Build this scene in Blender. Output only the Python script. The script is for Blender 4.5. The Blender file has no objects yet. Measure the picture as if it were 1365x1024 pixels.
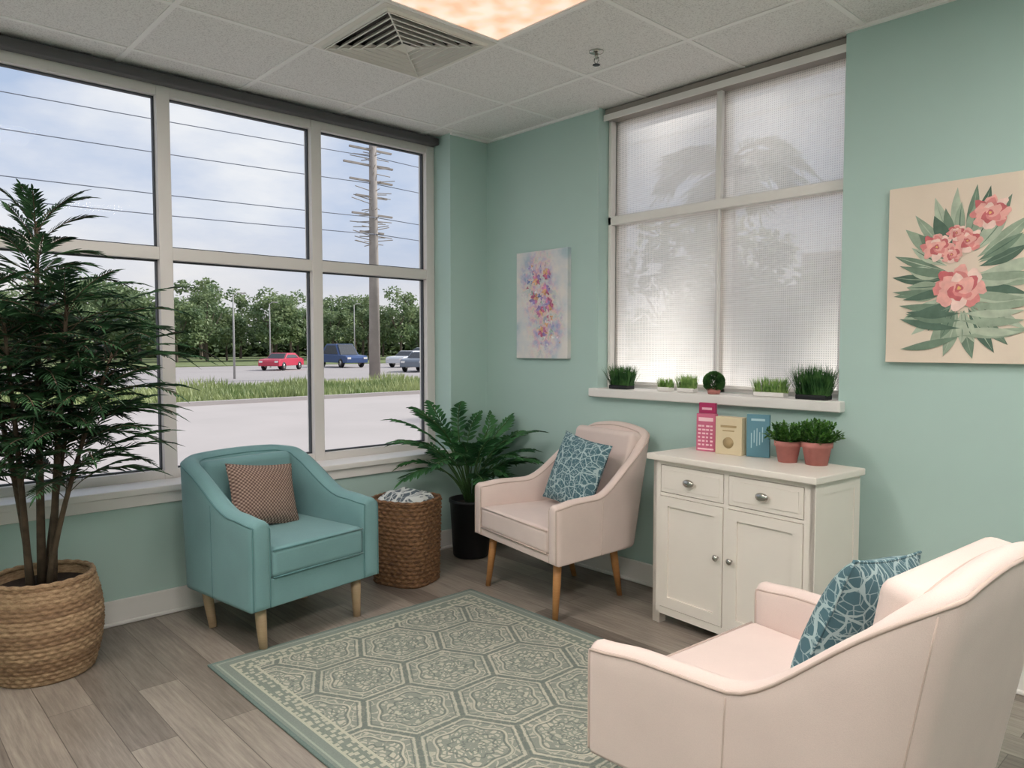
import bpy, math, random
from math import sin, cos, pi, radians, sqrt
from mathutils import Vector, Matrix, Euler
random.seed(7)
rnd=random.random
def U(a,b): return a+(b-a)*rnd()
def lin(r,g,b):
    f=lambda c:(c/255/12.92) if c/255<=.04045 else ((c/255+.055)/1.055)**2.4
    return (f(r),f(g),f(b),1)
COL=bpy.context.scene.collection
# ---------------------------------------------------------------- materials
class NT:
    def __init__(s,name):
        s.m=bpy.data.materials.new(name); s.m.use_nodes=True; s.t=s.m.node_tree
        s.b=s.t.nodes['Principled BSDF']; s.out=s.t.nodes['Material Output']
    def n(s,typ,**k):
        x=s.t.nodes.new(typ)
        for a,v in k.items():
            if a=='inp':
                for i,w in v.items():
                    if hasattr(w,'is_output') : s.t.links.new(w,x.inputs[i])
                    else: x.inputs[i].default_value=w
            else: setattr(x,a,v)
        return x
    def math(s,op,a,b=None,c=None,clamp=False):
        x=s.t.nodes.new('ShaderNodeMath'); x.operation=op; x.use_clamp=clamp
        for i,w in enumerate((a,b,c)):
            if w is None: continue
            if hasattr(w,'is_output'): s.t.links.new(w,x.inputs[i])
            else: x.inputs[i].default_value=w
        return x.outputs[0]
    def vm(s,op,a,b=None,o=0,sc=None):
        x=s.t.nodes.new('ShaderNodeVectorMath'); x.operation=op
        for i,w in enumerate((a,b)):
            if w is None: continue
            if hasattr(w,'is_output'): s.t.links.new(w,x.inputs[i])
            else: x.inputs[i].default_value=w
        if sc is not None: x.inputs['Scale'].default_value=sc
        return x.outputs[o]
    def mix(s,fac,a,b,blend='MIX'):
        x=s.t.nodes.new('ShaderNodeMix'); x.data_type='RGBA'; x.blend_type=blend
        for i,w in ((0,fac),(6,a),(7,b)):
            if hasattr(w,'is_output'): s.t.links.new(w,x.inputs[i])
            else: x.inputs[i].default_value=w
        return x.outputs[2]
    def ramp(s,f,stops):
        r=s.n('ShaderNodeValToRGB',inp={0:f}); e=r.color_ramp.elements
        e[0].position=stops[0][0]; e[0].color=stops[0][1]; e[1].position=stops[-1][0]; e[1].color=stops[-1][1]
        for p,c in stops[1:-1]: q=e.new(p); q.color=c
        return r.outputs[0]
    def link(s,a,b): s.t.links.new(a,b)
    def coord(s,k='Object'): return s.n('ShaderNodeTexCoord').outputs[k]
    def mapped(s,scale,k='Object',rot=(0,0,0)):
        return s.n('ShaderNodeMapping',inp={0:s.coord(k),2:rot,3:scale}).outputs[0]
    def noise(s,vec,scale,det=3,rough=.5):
        return s.n('ShaderNodeTexNoise',inp={'Vector':vec,'Scale':scale,'Detail':det,'Roughness':rough})
    def bump(s,h,strength=.3,dist=.01):
        x=s.n('ShaderNodeBump',inp={'Height':h,'Strength':strength,'Distance':dist})
        s.link(x.outputs[0],s.b.inputs['Normal'])
    def col(s,c): 
        if hasattr(c,'is_output'): s.link(c,s.b.inputs['Base Color'])
        else: s.b.inputs['Base Color'].default_value=c
def simple(name,c,rough=.6,metal=0,var=.0,scale=8,bump=0,bscale=60,spec=.4,trans=0,emis=0):
    m=NT(name); m.b.inputs['Roughness'].default_value=rough; m.b.inputs['Metallic'].default_value=metal
    m.b.inputs['Specular IOR Level'].default_value=spec
    if var:
        nz=m.noise(m.coord(),scale)
        a=tuple(x*(1-var) for x in c[:3])+(1,); b=tuple(min(1,x*(1+var)) for x in c[:3])+(1,)
        m.col(m.ramp(nz.outputs[0],[(.3,a),(.7,b)]))
    else: m.col(c)
    if bump: m.bump(m.noise(m.coord(),bscale).outputs[0],bump,.004)
    return m.m
def leafmat(name,c1,c2,trans=.25,scale=6):
    m=NT(name); nz=m.noise(m.coord(),scale)
    r=m.ramp(nz.outputs[0],[(.35,c1),(.65,c2)])
    m.col(r); m.b.inputs['Roughness'].default_value=.5
    m.b.inputs['Specular IOR Level'].default_value=.3
    tr=m.n('ShaderNodeBsdfTranslucent',inp={0:r})
    mx=m.n('ShaderNodeMixShader',inp={0:trans,1:m.b.outputs[0],2:tr.outputs[0]})
    m.link(mx.outputs[0],m.out.inputs[0]); return m.m
def fabric(name,c,var=.08,rough=.9,scale=500):
    m=NT(name); m.b.inputs['Roughness'].default_value=rough; m.b.inputs['Specular IOR Level'].default_value=.2
    m.b.inputs['Sheen Weight'].default_value=.15
    nz=m.noise(m.coord(),scale,2); n2=m.noise(m.coord(),6,3)
    f=m.math('MULTIPLY_ADD',n2.outputs[0],.5,m.math('MULTIPLY',nz.outputs[0],.5))
    m.col(m.ramp(f,[(.35,tuple(x*(1-var) for x in c[:3])+(1,)),(.65,tuple(min(1,x*(1+var)) for x in c[:3])+(1,))]))
    m.bump(nz.outputs[0],.25,.002); return m.m
def woodmat(name,c1,c2,axis=(3,3,30)):
    m=NT(name); v=m.mapped(axis); nz=m.noise(v,6,4,.6)
    m.col(m.mix(nz.outputs[0],c1,c2)); m.b.inputs['Roughness'].default_value=.45; return m.m

M={}
M['wall']=simple('mint_wall_paint',lin(181,206,200),.75,var=.012,scale=3,bump=.08,bscale=250,spec=.25)
M['white']=simple('white_trim_paint',lin(234,230,227),.45)
M['cab']=simple('cabinet_white_paint',lin(238,230,221),.4,var=.01)
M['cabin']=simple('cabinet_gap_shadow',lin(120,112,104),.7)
M['frame']=simple('window_frame_aluminium',lin(220,215,212),.4)
M['gasket']=simple('window_gasket_dark',lin(66,70,76),.6)
M['chrome']=simple('brushed_nickel',lin(190,188,182),.25,metal=1)
M['soil']=simple('potting_soil',lin(45,34,28),.95,var=.3,scale=40,bump=.6)
M['blackpot']=simple('black_pot_plastic',lin(26,27,30),.45)
M['terra']=simple('pink_terracotta',lin(190,124,118),.7,var=.08,scale=20)
M['stem']=simple('palm_stem',lin(82,68,54),.8,var=.3,scale=25,bump=.4)
M['gstem']=simple('green_stem',lin(64,96,52),.6,var=.15)
M['leafdark']=leafmat('palm_leaf_dark',lin(22,46,32),lin(64,100,64),.25,9)
M['leafcorner']=leafmat('corner_palm_leaf',lin(32,72,44),lin(76,128,76),.2)
M['grass']=leafmat('grass_blade_green',lin(40,80,44),lin(88,132,72),.25,20)
M['box']=leafmat('boxwood_leaf',lin(40,84,36),lin(98,148,64),.25,30)
M['teal']=fabric('teal_upholstery',lin(118,156,158),.06)
M['tealpipe']=fabric('teal_piping',lin(92,132,134),.05)
M['cream']=fabric('cream_upholstery',lin(226,207,200),.05)
M['creampipe']=fabric('cream_piping',lin(202,182,172),.05)
M['legwood']=woodmat('oak_leg_wood',lin(168,114,66),lin(200,146,92))
M['legpale']=woodmat('pale_leg_wood',lin(178,150,118),lin(205,178,146))

# floor
m=NT('vinyl_plank_floor'); co=m.coord()
br=m.n('ShaderNodeTexBrick',inp={'Vector':co,'Scale':1.0,'Mortar Size':.0014,'Mortar Smooth':.3,'Bias':0.,'Brick Width':1.22,'Row Height':.152,'Color1':(0,0,0,1),'Color2':(1,1,1,1),'Mortar':(.5,.5,.5,1)})
br.offset=.37; br.offset_frequency=2
gr=m.noise(m.mapped((1.6,26,1)),3,6,.7); g2=m.noise(m.mapped((.9,6,1)),2.4,3)
f=m.math('ADD',m.math('MULTIPLY',br.outputs[0],.24),m.math('ADD',m.math('MULTIPLY',gr.outputs[0],.65),m.math('MULTIPLY',g2.outputs[0],.3)))
rp=m.ramp(f,[(.33,lin(90,81,75)),(.58,lin(133,123,114)),(.86,lin(175,164,152))])
m.col(m.mix(br.outputs[1],rp,lin(84,75,68))); m.b.inputs['Roughness'].default_value=.34
m.bump(m.math('SUBTRACT',m.math('MULTIPLY',gr.outputs[0],.3),br.outputs[1]),.25,.002); M['floor']=m.m
# ceiling tile
m=NT('acoustic_ceiling_tile'); nz=m.noise(m.coord(),160,4,.7)
m.col(m.ramp(nz.outputs[0],[(.36,lin(206,202,200)),(.5,lin(240,237,235))])); m.b.inputs['Roughness'].default_value=.95; m.bump(nz.outputs[0],.5,.003); M['tile']=m.m
M['tbar']=simple('ceiling_tbar_white',lin(246,243,241),.5)
M['dark']=simple('plenum_dark',lin(90,87,85),.9)
# light panel
m=NT('fluorescent_diffuser'); v=m.mapped((1,1,1)); wv=m.noise(v,9,1.5); 
m.col((.5,.4,.35,1)); m.link(m.ramp(wv.outputs[0],[(.35,(1.0,.50,.30,1)),(.62,(1.0,.78,.62,1))]),m.b.inputs['Emission Color']); m.b.inputs['Emission Strength'].default_value=.98; M['panel']=m.m
m=NT('unseen_fill_diffuser'); m.b.inputs['Emission Color'].default_value=(1,.92,.86,1); m.b.inputs['Emission Strength'].default_value=26; M['lamp']=m.m  # fill emission for the added ceiling panels out of view
# glass
m=NT('window_glass'); tb=m.n('ShaderNodeBsdfTransparent',inp={0:(.97,.98,.98,1)}); gb=m.n('ShaderNodeBsdfGlossy',inp={1:.02})
fr=m.n('ShaderNodeFresnel',inp={0:1.2}); mx=m.n('ShaderNodeMixShader',inp={0:m.math('MULTIPLY',fr.outputs[0],.12),1:tb.outputs[0],2:gb.outputs[0]})
m.link(mx.outputs[0],m.out.inputs[0]); M['glass']=m.m
# shade fabric
m=NT('woven_shade_fabric'); co=m.coord()
sx=m.n('ShaderNodeSeparateXYZ',inp={0:co})
wx=m.math('SINE',m.math('MULTIPLY',sx.outputs[0],2*pi/.011)); wz=m.math('SINE',m.math('MULTIPLY',sx.outputs[2],2*pi/.011))
w=m.math('MULTIPLY',m.math('ADD',wx,1),m.math('ADD',wz,1)) # 0..4
hole=m.math('MULTIPLY_ADD',m.math('GREATER_THAN',w,1.6),.32,.07)
nz=m.noise(m.mapped((1,1,12)),9,3)
colr=m.mix(nz.outputs[0],lin(240,232,224),lin(253,250,246))
df=m.n('ShaderNodeBsdfDiffuse',inp={0:colr}); tl=m.n('ShaderNodeBsdfTranslucent',inp={0:colr})
m1=m.n('ShaderNodeMixShader',inp={0:.76,1:df.outputs[0],2:tl.outputs[0]}); tb=m.n('ShaderNodeBsdfTransparent')
m2=m.n('ShaderNodeMixShader',inp={0:hole,1:m1.outputs[0],2:tb.outputs[0]}); m.link(m2.outputs[0],m.out.inputs[0]); M['shade']=m.m
# rug
def rugmat():
    m=NT('rug_medallion_pattern'); co=m.coord(); S=.35
    p=m.vm('SCALE',co,sc=1/S)
    p=m.vm('MULTIPLY',p,(1,1,0)); 
    r3=sqrt(3)
    def wrap(v):
        x=m.t.nodes.new('ShaderNodeVectorMath'); x.operation='WRAP'; m.link(v,x.inputs[0]); x.inputs[1].default_value=(.5,r3/2,.5); x.inputs[2].default_value=(-.5,-r3/2,-.5); return x.outputs[0]
    a=wrap(p); b=wrap(m.vm('ADD',p,(.5,r3/2,0)))
    la=m.vm('LENGTH',a,o=1); lb=m.vm('LENGTH',b,o=1)
    sel=m.math('LESS_THAN',lb,la)
    mx=m.t.nodes.new('ShaderNodeMix'); mx.data_type='VECTOR'; m.link(sel,mx.inputs[0]); m.link(a,mx.inputs[4]); m.link(b,mx.inputs[5]); g=mx.outputs[1]
    ab=m.vm('ABSOLUTE',g); s=m.n('ShaderNodeSeparateXYZ',inp={0:ab})
    hd=m.math('MAXIMUM',s.outputs[0],m.math('ADD',m.math('MULTIPLY',s.outputs[0],.5),m.math('MULTIPLY',s.outputs[1],.866)))
    ln=m.vm('LENGTH',g,o=1)
    sg=m.n('ShaderNodeSeparateXYZ',inp={0:g}); ang=m.math('ARCTAN2',sg.outputs[1],sg.outputs[0])
    c6=m.math('COSINE',m.math('MULTIPLY',ang,6)); c12=m.math('COSINE',m.math('MULTIPLY',ang,12))
    def band(v,c,wd): return m.math('LESS_THAN',m.math('ABSOLUTE',m.math('SUBTRACT',v,c)),wd)
    def mx2(*l):
        o=l[0]
        for q in l[1:]: o=m.math('MAXIMUM',o,q)
        return o
    petal=m.math('ADD',ln,m.math('MULTIPLY',c6,.03)); petal2=m.math('ADD',ln,m.math('MULTIPLY',c12,.02))
    wob=m.vm('ADD',p,m.vm('SCALE',m.noise(co,9,2).outputs[1],sc=.3))
    vor=m.n('ShaderNodeTexVoronoi',feature='DISTANCE_TO_EDGE',inp={'Vector':wob,'Scale':9.0})
    vor2=m.n('ShaderNodeTexVoronoi',feature='DISTANCE_TO_EDGE',inp={'Vector':wob,'Scale':14.0})
    fil=m.math('LESS_THAN',vor.outputs[0],.07); fil2=m.math('LESS_THAN',vor2.outputs[0],.15)
    inside=m.math('LESS_THAN',petal,.35)
    pale=mx2(band(hd,.458,.010),band(petal,.365,.012),m.math('MULTIPLY',inside,m.math('SUBTRACT',1,fil2)),m.math('MULTIPLY',m.math('GREATER_THAN',petal,.385),m.math('MULTIPLY',fil,.9)))
    dark=mx2(band(hd,.49,.014),band(hd,.43,.007),band(petal,.34,.012),band(petal2,.22,.012),band(petal2,.10,.012))
    base=lin(130,137,128); cp=lin(200,193,176); cd=lin(90,102,98)
    wear=m.noise(co,7,5,.65); 
    c=m.mix(m.math('MULTIPLY',pale,m.math('MULTIPLY_ADD',wear.outputs[0],1.3,.08),clamp=True),base,cp)
    c=m.mix(m.math('MULTIPLY',dark,.8),c,cd)
    HX,HY=RX/2,RY/2
    sc=m.n('ShaderNodeSeparateXYZ',inp={0:m.vm('ABSOLUTE',co)})
    de=m.math('MINIMUM',m.math('SUBTRACT',HX,sc.outputs[0]),m.math('SUBTRACT',HY,sc.outputs[1]))
    bordmask=m.math('LESS_THAN',de,.15)
    chk=m.n('ShaderNodeTexVoronoi',feature='F1',distance='CHEBYCHEV',inp={'Vector':co,'Scale':34.,'Randomness':.6})
    bc=m.mix(m.math('MULTIPLY',m.math('LESS_THAN',chk.outputs[0],.30),.8),lin(116,127,119),lin(192,188,170))
    bc=m.mix(band(de,.145,.005),bc,lin(186,184,166)); bc=m.mix(m.math('LESS_THAN',de,.075),bc,lin(118,130,124))
    bc=m.mix(band(de,.072,.005),bc,lin(180,180,162)); bc=m.mix(band(de,.03,.004),bc,lin(150,160,148)); bc=m.mix(m.math('LESS_THAN',de,.014),bc,lin(88,110,107))
    c=m.mix(bordmask,c,bc)
    fz=m.noise(co,220,2); c=m.mix(.16,c,m.mix(fz.outputs[0],(.08,.09,.08,1),(.8,.8,.7,1)))
    m.col(c); m.b.inputs['Roughness'].default_value=.95; m.b.inputs['Specular IOR Level'].default_value=.1; m.bump(fz.outputs[0],.4,.003); return m.m
RX,RY=2.14,1.44
M['rug']=rugmat()
# pillow fabrics
def veinmat(name,base,line,sc=16,wd=.06):
    m=NT(name); co=m.coord(); nz=m.noise(co,7,2)
    v=m.vm('ADD',m.mapped((1,.1,1)),m.vm('SCALE',nz.outputs[1],sc=.06))
    a=m.n('ShaderNodeTexVoronoi',feature='DISTANCE_TO_EDGE',inp={'Vector':v,'Scale':sc}); b=m.n('ShaderNodeTexVoronoi',feature='DISTANCE_TO_EDGE',inp={'Vector':v,'Scale':sc*1.9})
    f=m.math('MAXIMUM',m.math('LESS_THAN',a.outputs[0],wd),m.math('MULTIPLY',m.math('LESS_THAN',b.outputs[0],wd*.8),.7))
    m.col(m.mix(f,base,line)); m.b.inputs['Roughness'].default_value=.9; m.bump(m.noise(co,400,1).outputs[0],.2,.002); return m.m
M['pteal']=veinmat('teal_leaf_pillow_fabric',lin(76,110,120),lin(168,190,192),22,.05)
M['blanket']=veinmat('grey_pattern_blanket',lin(86,98,106),lin(200,204,202),20,.09)
m=NT('brown_woven_pillow_fabric'); co=m.coord(); sx=m.n('ShaderNodeSeparateXYZ',inp={0:co})
a=m.math('SINE',m.math('MULTIPLY',sx.outputs[0],2*pi/.018)); b=m.math('SINE',m.math('MULTIPLY',sx.outputs[2],2*pi/.018))
f=m.math('MULTIPLY_ADD',m.math('MULTIPLY',a,b),.5,.5); nz=m.noise(co,60,2)
m.col(m.mix(m.math('MULTIPLY',m.math('POWER',f,1.5),m.math('MULTIPLY_ADD',nz.outputs[0],.8,.6),clamp=True),lin(84,62,56),lin(190,164,150))); m.b.inputs['Roughness'].default_value=.95; m.bump(f,.6,.004); M['pbrown']=m.m
def strawmat(name,c1,c2,sc=30):
    m=NT(name); n1=m.noise(m.mapped((1,1,3)),sc,4,.7); n2=m.noise(m.coord(),4,2)
    c=m.mix(m.n('ShaderNodeMapRange',inp={0:n1.outputs[0],1:.35,2:.65}).outputs[0],c1,c2); m.col(m.mix(m.math('MULTIPLY',n2.outputs[0],.3),c,c1))
    m.b.inputs['Roughness'].default_value=.8; m.bump(n1.outputs[0],.7,.004); return m.m
M['straw']=strawmat('seagrass_straw',lin(132,104,78),lin(186,156,122),40)
M['straw2']=strawmat('seagrass_straw_dark',lin(112,86,64),lin(162,130,98),40)
M['wicker']=strawmat('brown_wicker',lin(76,52,36),lin(152,112,76),40)

# ---------------------------------------------------------------- geometry helpers
def empty(name,loc=(0,0,0),rz=0):
    o=bpy.data.objects.new(name,None); o.empty_display_size=.1; o.location=loc; o.rotation_euler=(0,0,rz); COL.objects.link(o); return o
def mk(name,V,F,mat,parent=None,smooth=False,loc=(0,0,0),rot=(0,0,0),mi=None):
    me=bpy.data.meshes.new(name); me.from_pydata([tuple(v) for v in V],[],F)
    for q in (mat if isinstance(mat,(list,tuple)) else [mat]): me.materials.append(q)
    if mi: me.polygons.foreach_set('material_index',mi)
    if smooth: me.polygons.foreach_set('use_smooth',[True]*len(me.polygons))
    me.update(); o=bpy.data.objects.new(name,me); o.location=loc; o.rotation_euler=rot; COL.objects.link(o)
    if parent: o.parent=parent
    return o
def boxes(L):
    V=[];F=[]
    for (x0,x1,y0,y1,z0,z1) in L:
        k=len(V); V+=[(x0,y0,z0),(x1,y0,z0),(x1,y1,z0),(x0,y1,z0),(x0,y0,z1),(x1,y0,z1),(x1,y1,z1),(x0,y1,z1)]
        F+=[(k,k+3,k+2,k+1),(k+4,k+5,k+6,k+7),(k,k+1,k+5,k+4),(k+1,k+2,k+6,k+5),(k+2,k+3,k+7,k+6),(k+3,k,k+4,k+7)]
    return V,F
def mbox(name,L,mat,parent=None,bev=0,seg=2,fn=None,**k):
    V,F=boxes(L)
    if fn: V=[fn(*v) for v in V]
    o=mk(name,V,F,mat,parent,smooth=bool(bev),**k)
    if bev:
        b=o.modifiers.new('b','BEVEL'); b.width=bev; b.segments=seg; b.limit_method='ANGLE'
        w=o.modifiers.new('w','WEIGHTED_NORMAL'); w.keep_sharp=True
    return o
def revolve(name,prof,mat,parent=None,n=32,cap=True,**k):
    V=[];F=[]
    for r,z in prof:
        for i in range(n): V.append((r*cos(2*pi*i/n),r*sin(2*pi*i/n),z))
    for j in range(len(prof)-1):
        for i in range(n): F.append((j*n+i,j*n+(i+1)%n,(j+1)*n+(i+1)%n,(j+1)*n+i))
    if cap: F.append(tuple(range(n))[::-1]); F.append(tuple((len(prof)-1)*n+i for i in range(n)))
    return mk(name,V,F,mat,parent,smooth=True,**k)
def tube(V,F,pts,rads,n=8):
    k0=len(V); N=len(pts)
    for j,p in enumerate(pts):
        p=Vector(p); a=Vector(pts[max(0,j-1)]); b=Vector(pts[min(N-1,j+1)]); t=(b-a).normalized()
        up=Vector((0,0,1)) if abs(t.z)<.9 else Vector((1,0,0)); s=t.cross(up).normalized(); u=s.cross(t)
        r=rads[j] if hasattr(rads,'__len__') else rads
        for i in range(n):
            an=2*pi*i/n; V.append(p+s*r*cos(an)+u*r*sin(an))
    for j in range(N-1):
        for i in range(n): F.append((k0+j*n+i,k0+j*n+(i+1)%n,k0+(j+1)*n+(i+1)%n,k0+(j+1)*n+i))
    F.append(tuple(k0+i for i in range(n))[::-1]); F.append(tuple(k0+(N-1)*n+i for i in range(n)))
def mtube(name,pts,r,mat,parent=None,n=8,**k):
    V=[];F=[]; tube(V,F,pts,r,n); return mk(name,V,F,mat,parent,smooth=True,**k)
def pillow(name,w,h,t,mat,parent,loc,rot):
    n=24; V=[];F=[]
    for s in (1,-1):
        k=len(V)
        for j in range(n+1):
            for i in range(n+1):
                u=-1+2*i/n; v=-1+2*j/n
                x=u*w/2*(1-.07*(1-v*v)*abs(u)); z=v*h/2*(1-.07*(1-u*u)*abs(v))
                th=t/2*((1-abs(u)**2.6)**.55)*((1-abs(v)**2.6)**.55)
                V.append((x,-s*(th+.002),z))
        for j in range(n):
            for i in range(n):
                q=(k+j*(n+1)+i,k+j*(n+1)+i+1,k+(j+1)*(n+1)+i+1,k+(j+1)*(n+1)+i); F.append(q if s==1 else q[::-1])
    pts=[]
    for a in range(4):
        for q in range(12):
            e=-1+2*q/12; u,v=[(e,-1),(1,e),(-e,1),(-1,-e)][a]
            pts.append((u*w/2*(1-.07*(1-v*v)*abs(u)),0,v*h/2*(1-.07*(1-u*u)*abs(v))))
    pts.append(pts[0]); tube(V,F,pts,.004,6)
    return mk(name,V,F,mat,parent,smooth=True,loc=loc,rot=rot)
# ---------------------------------------------------------------- room
X0,Y0,CZ=-.04,.08,2.74; XE,YS=6.0,-5.0
mbox('wall_west',[(-.34,X0,YS,Y0,0,.62),(-.34,X0,-.24,.30,.62,2.86),(-.34,X0,YS,-3.66,.62,2.86),(-.34,-.2,-3.66,-.24,2.75,2.86)],M['wall'])
mbox('wall_north',[(X0,XE,Y0,.34,0,1.05),(X0,.96,Y0,.34,1.05,2.86),(2.39,XE,Y0,.34,1.05,2.86),(.96,2.39,.28,.34,2.75,2.86)],M['wall'])
mbox('wall_east',[(XE,XE+.2,YS,.34,0,2.86)],M['wall'])
mbox('wall_south',[(-.34,XE+.2,YS-.2,YS,0,2.86)],M['wall'])
mbox('floor',[(-.34,XE+.2,YS-.2,.34,-.1,0)],M['floor'])
GX=[.03+.61*i for i in range(-1,11)]; GY=[-.36-.61*i for i in range(-2,9)]
L=[(-.35,XE+.2,YS-.2,.35,2.86,2.95)]
lights=[(1.25,-1.58),(3.69,-1.58),(1.25,-4.02),(3.69,-4.02),(1.25,-2.8) ,(3.69,-2.8)]  # first panel is in view; the rest are unseen, added to light the room
def near(a,b): return abs(a[0]-b[0])<.1 and abs(a[1]-b[1])<.1
holes=lights+[(.64,-1.58)]
tiles=[]
for gx in GX:
    for gy in GY:
        if any(near((gx,gy),h) for h in holes): continue
        x0,x1,y0,y1=max(gx,-.34),min(gx+.61,XE),max(gy,YS),min(gy+.61,.34)
        if x1>x0 and y1>y0: tiles.append((x0,x1,y0,y1,CZ,CZ+.02))
V,F=boxes(L+tiles); o=mk('ceiling',V,F,[M['dark'],M['tile']],mi=[0]*6+[1]*(6*len(tiles)))
bars=[]
for gx in GX+[XE-.02]:
    if gx>-.3: bars.append((gx-.012,gx+.012,YS,.34,CZ-.004,CZ+.004))
for gy in GY:
    if gy>YS: bars.append((-.34,XE,gy-.012,gy+.012,CZ-.0045,CZ+.0035))
bars+= [(X0,X0+.02,-.24,Y0,CZ-.012,CZ),(X0,.96,Y0-.02,Y0,CZ-.012,CZ),(2.39,XE,Y0-.02,Y0,CZ-.012,CZ)]
mbox('ceiling_tbar_grid',bars,M['tbar'])
for i,(gx,gy) in enumerate(lights):
    e=empty('ceiling_light_panel',(gx+.305,gy+.305,CZ))
    mbox('diffuser',[(-.29,.29,-.29,.29,.002,.012)],M['panel'] if i==0 else M['lamp'],e)  # all but the first panel are added fill lights, far stronger
    mbox('housing',[(-.293,-.288,-.293,.293,-.002,.1),(.288,.293,-.293,.293,-.002,.1),(-.293,.293,-.293,-.288,-.002,.1),(-.293,.293,.288,.293,-.002,.1)],M['white'],e)
# vent
e=empty('ceiling_air_vent',(.945,-1.275,CZ))
V=[];F=[]
def ring(a0,z0,a1,z1,th=.003):
    k=len(V)
    for a,z in ((a0,z0),(a1,z1),(a1,z1+th),(a0,z0+th)):
        for sx,sy in ((-1,-1),(1,-1),(1,1),(-1,1)): V.append((sx*a,sy*a,z))
    for j in range(4):
        for i in range(4): F.append((k+j*4+i,k+j*4+(i+1)%4,k+((j+1)%4)*4+(i+1)%4,k+((j+1)%4)*4+i))
ring(.302,-.006,.276,-.006); ring(.276,-.006,.268,-.018)
for a in (.262,.222,.182,.142,.102,.062): ring(a,-.020,a-.020,.006); ring(a-.002,-.021,a+.004,-.021)
k=len(V); V+=[(-.04,-.04,-.02),(.04,-.04,-.02),(.04,.04,-.02),(-.04,.04,-.02),(0,0,.0)]; F+=[(k,k+1,k+4),(k+1,k+2,k+4),(k+2,k+3,k+4),(k+3,k,k+4)]
for sx,sy in ((1,1),(1,-1),(-1,1),(-1,-1)):
    tube(V,F,[(sx*.26,sy*.26,-.016),(sx*.04,sy*.04,-.018)],.004,6)
mk('louvers',V,F,simple('vent_painted_metal',lin(232,227,220),.4),e)
mbox('plenum',[(-.3,.3,-.3,.3,.07,.08)],M['dark'],e)
e=empty('fire_sprinkler',(1.49,-.56,CZ))
revolve('escutcheon',[(.035,0),(.034,-.005),(.015,-.012),(.012,-.012)],M['chrome'],e)
revolve('body',[(.008,-.008),(.008,-.035),(.005,-.036)],M['chrome'],e,n=12)
mtube('arms',[(-.012,0,-.03),(-.014,0,-.045),(0,0,-.06),(.014,0,-.045),(.012,0,-.03)],.0025,M['chrome'],e)
revolve('deflector',[(.004,-.058),(.018,-.062),(.018,-.064),(.002,-.064)],M['gasket'],e,n=20)
def bb(name,L): mbox(name,L,M['white'],None,.006,2)
bb('baseboard_west',[(X0,X0+.016,YS,Y0,0,.125),(X0,X0+.024,YS,Y0,0,.02)])
bb('baseboard_north',[(X0,XE,Y0-.016,Y0,0,.125),(X0,XE,Y0-.024,Y0,0,.02)])
bb('baseboard_east',[(XE-.016,XE,YS,Y0,0,.125)])
bb('baseboard_south',[(X0,XE,YS,YS+.016,0,.125)])
# window 1 (west)
G=-.26
e=empty('window_1')
vm=[-3.66,-2.83,-1.97,-1.11,-.275]
fr=[]
for y in vm: fr.append((G-.04,G+.05,y-.033,y+.033,.64,CZ))
fr+= [(G-.04,G+.045,-3.66,-.24,.64,.70),(G-.04,G+.045,-3.66,-.24,1.795,1.86),(G-.04,G+.045,-3.66,-.24,2.63,2.735)]
mbox('frame',fr,M['frame'],e,.003,1)
gk=[]
for a,b in zip(vm[:-1],vm[1:]):
    for z0,z1 in ((.70,1.795),(1.86,2.63)):
        gk+=[(G-.012,G+.012,a+.033,a+.041,z0,z1),(G-.012,G+.012,b-.041,b-.033,z0,z1),(G-.012,G+.012,a+.033,b-.033,z0,z0+.008),(G-.012,G+.012,a+.033,b-.033,z1-.008,z1)]
mbox('gaskets',gk,M['gasket'],e)
mbox('glass',[(G-.003,G+.003,-3.66,-.24,.70,2.63)],M['glass'],e)
mbox('blind_cassette',[(G+.05,G+.12,-3.66,-.25,2.675,2.725)],simple('cassette_grey',lin(84,82,84),.5),e,.01)
mbox('window_sill_west',[(G+.04,X0+.03,-3.70,-.235,.62,.655)],M['white'],None,.006)
mbox('trim_1',[(X0,X0+.014,-3.70,-.235,.565,.62)],M['white'],None,.003)
# window 2 (north)
H=.25
e=empty('window_2')
vx=[.985,1.70,2.365]
mbox('frame',[(x-.02,x+.02,H-.02,H+.04,1.10,CZ) for x in vx]+[(.96,2.39,H-.02,H+.035,1.10,1.14),(.96,2.39,H-.02,H+.035,2.07,2.12),(.96,2.39,H-.02,H+.035,2.66,CZ)],M['frame'],e,.003,1)
mbox('inner_frame',[(.962,.985,.165,.21,1.10,CZ),(1.683,1.715,.17,.20,2.11,2.68),(1.695,1.705,.175,.20,1.12,2.08),(.962,2.388,.165,.205,2.065,2.115)],M['white'],e,.003,1)
mbox('glass',[(.96,2.39,H-.003,H+.003,1.12,2.7)],M['glass'],e)
e=empty('roller_shade')
V=[];F=[]
for i in range(41):
    x=.985+(2.385-.985)*i/40
    V+=[(x,.215,2.69),(x,.215,1.135)]
for i in range(40): F.append((2*i,2*i+1,2*i+3,2*i+2))
mk('fabric',V,F,M['shade'],e)
mbox('hem_bar',[(.985,2.385,.21,.22,1.122,1.14)],M['white'],e,.003)
mbox('cassette',[(.965,2.385,.12,.22,2.672,2.735)],simple('shade_cassette_bronze',lin(150,142,136),.5),e,.012)
mbox('cassette_lip',[(.965,2.385,.112,.122,2.665,2.70)],M['white'],e,.003)
mbox('window_sill_north',[(.93,2.42,Y0-.05,.225,1.05,1.10)],M['white'],None,.006)
# ---------------------------------------------------------------- rug
mbox('area_rug',[(-RX/2,RX/2,-RY/2,RY/2,0,.008)],M['rug'],None,.003,loc=(.73+RX/2,-2.15+RY/2,.0005))
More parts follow.
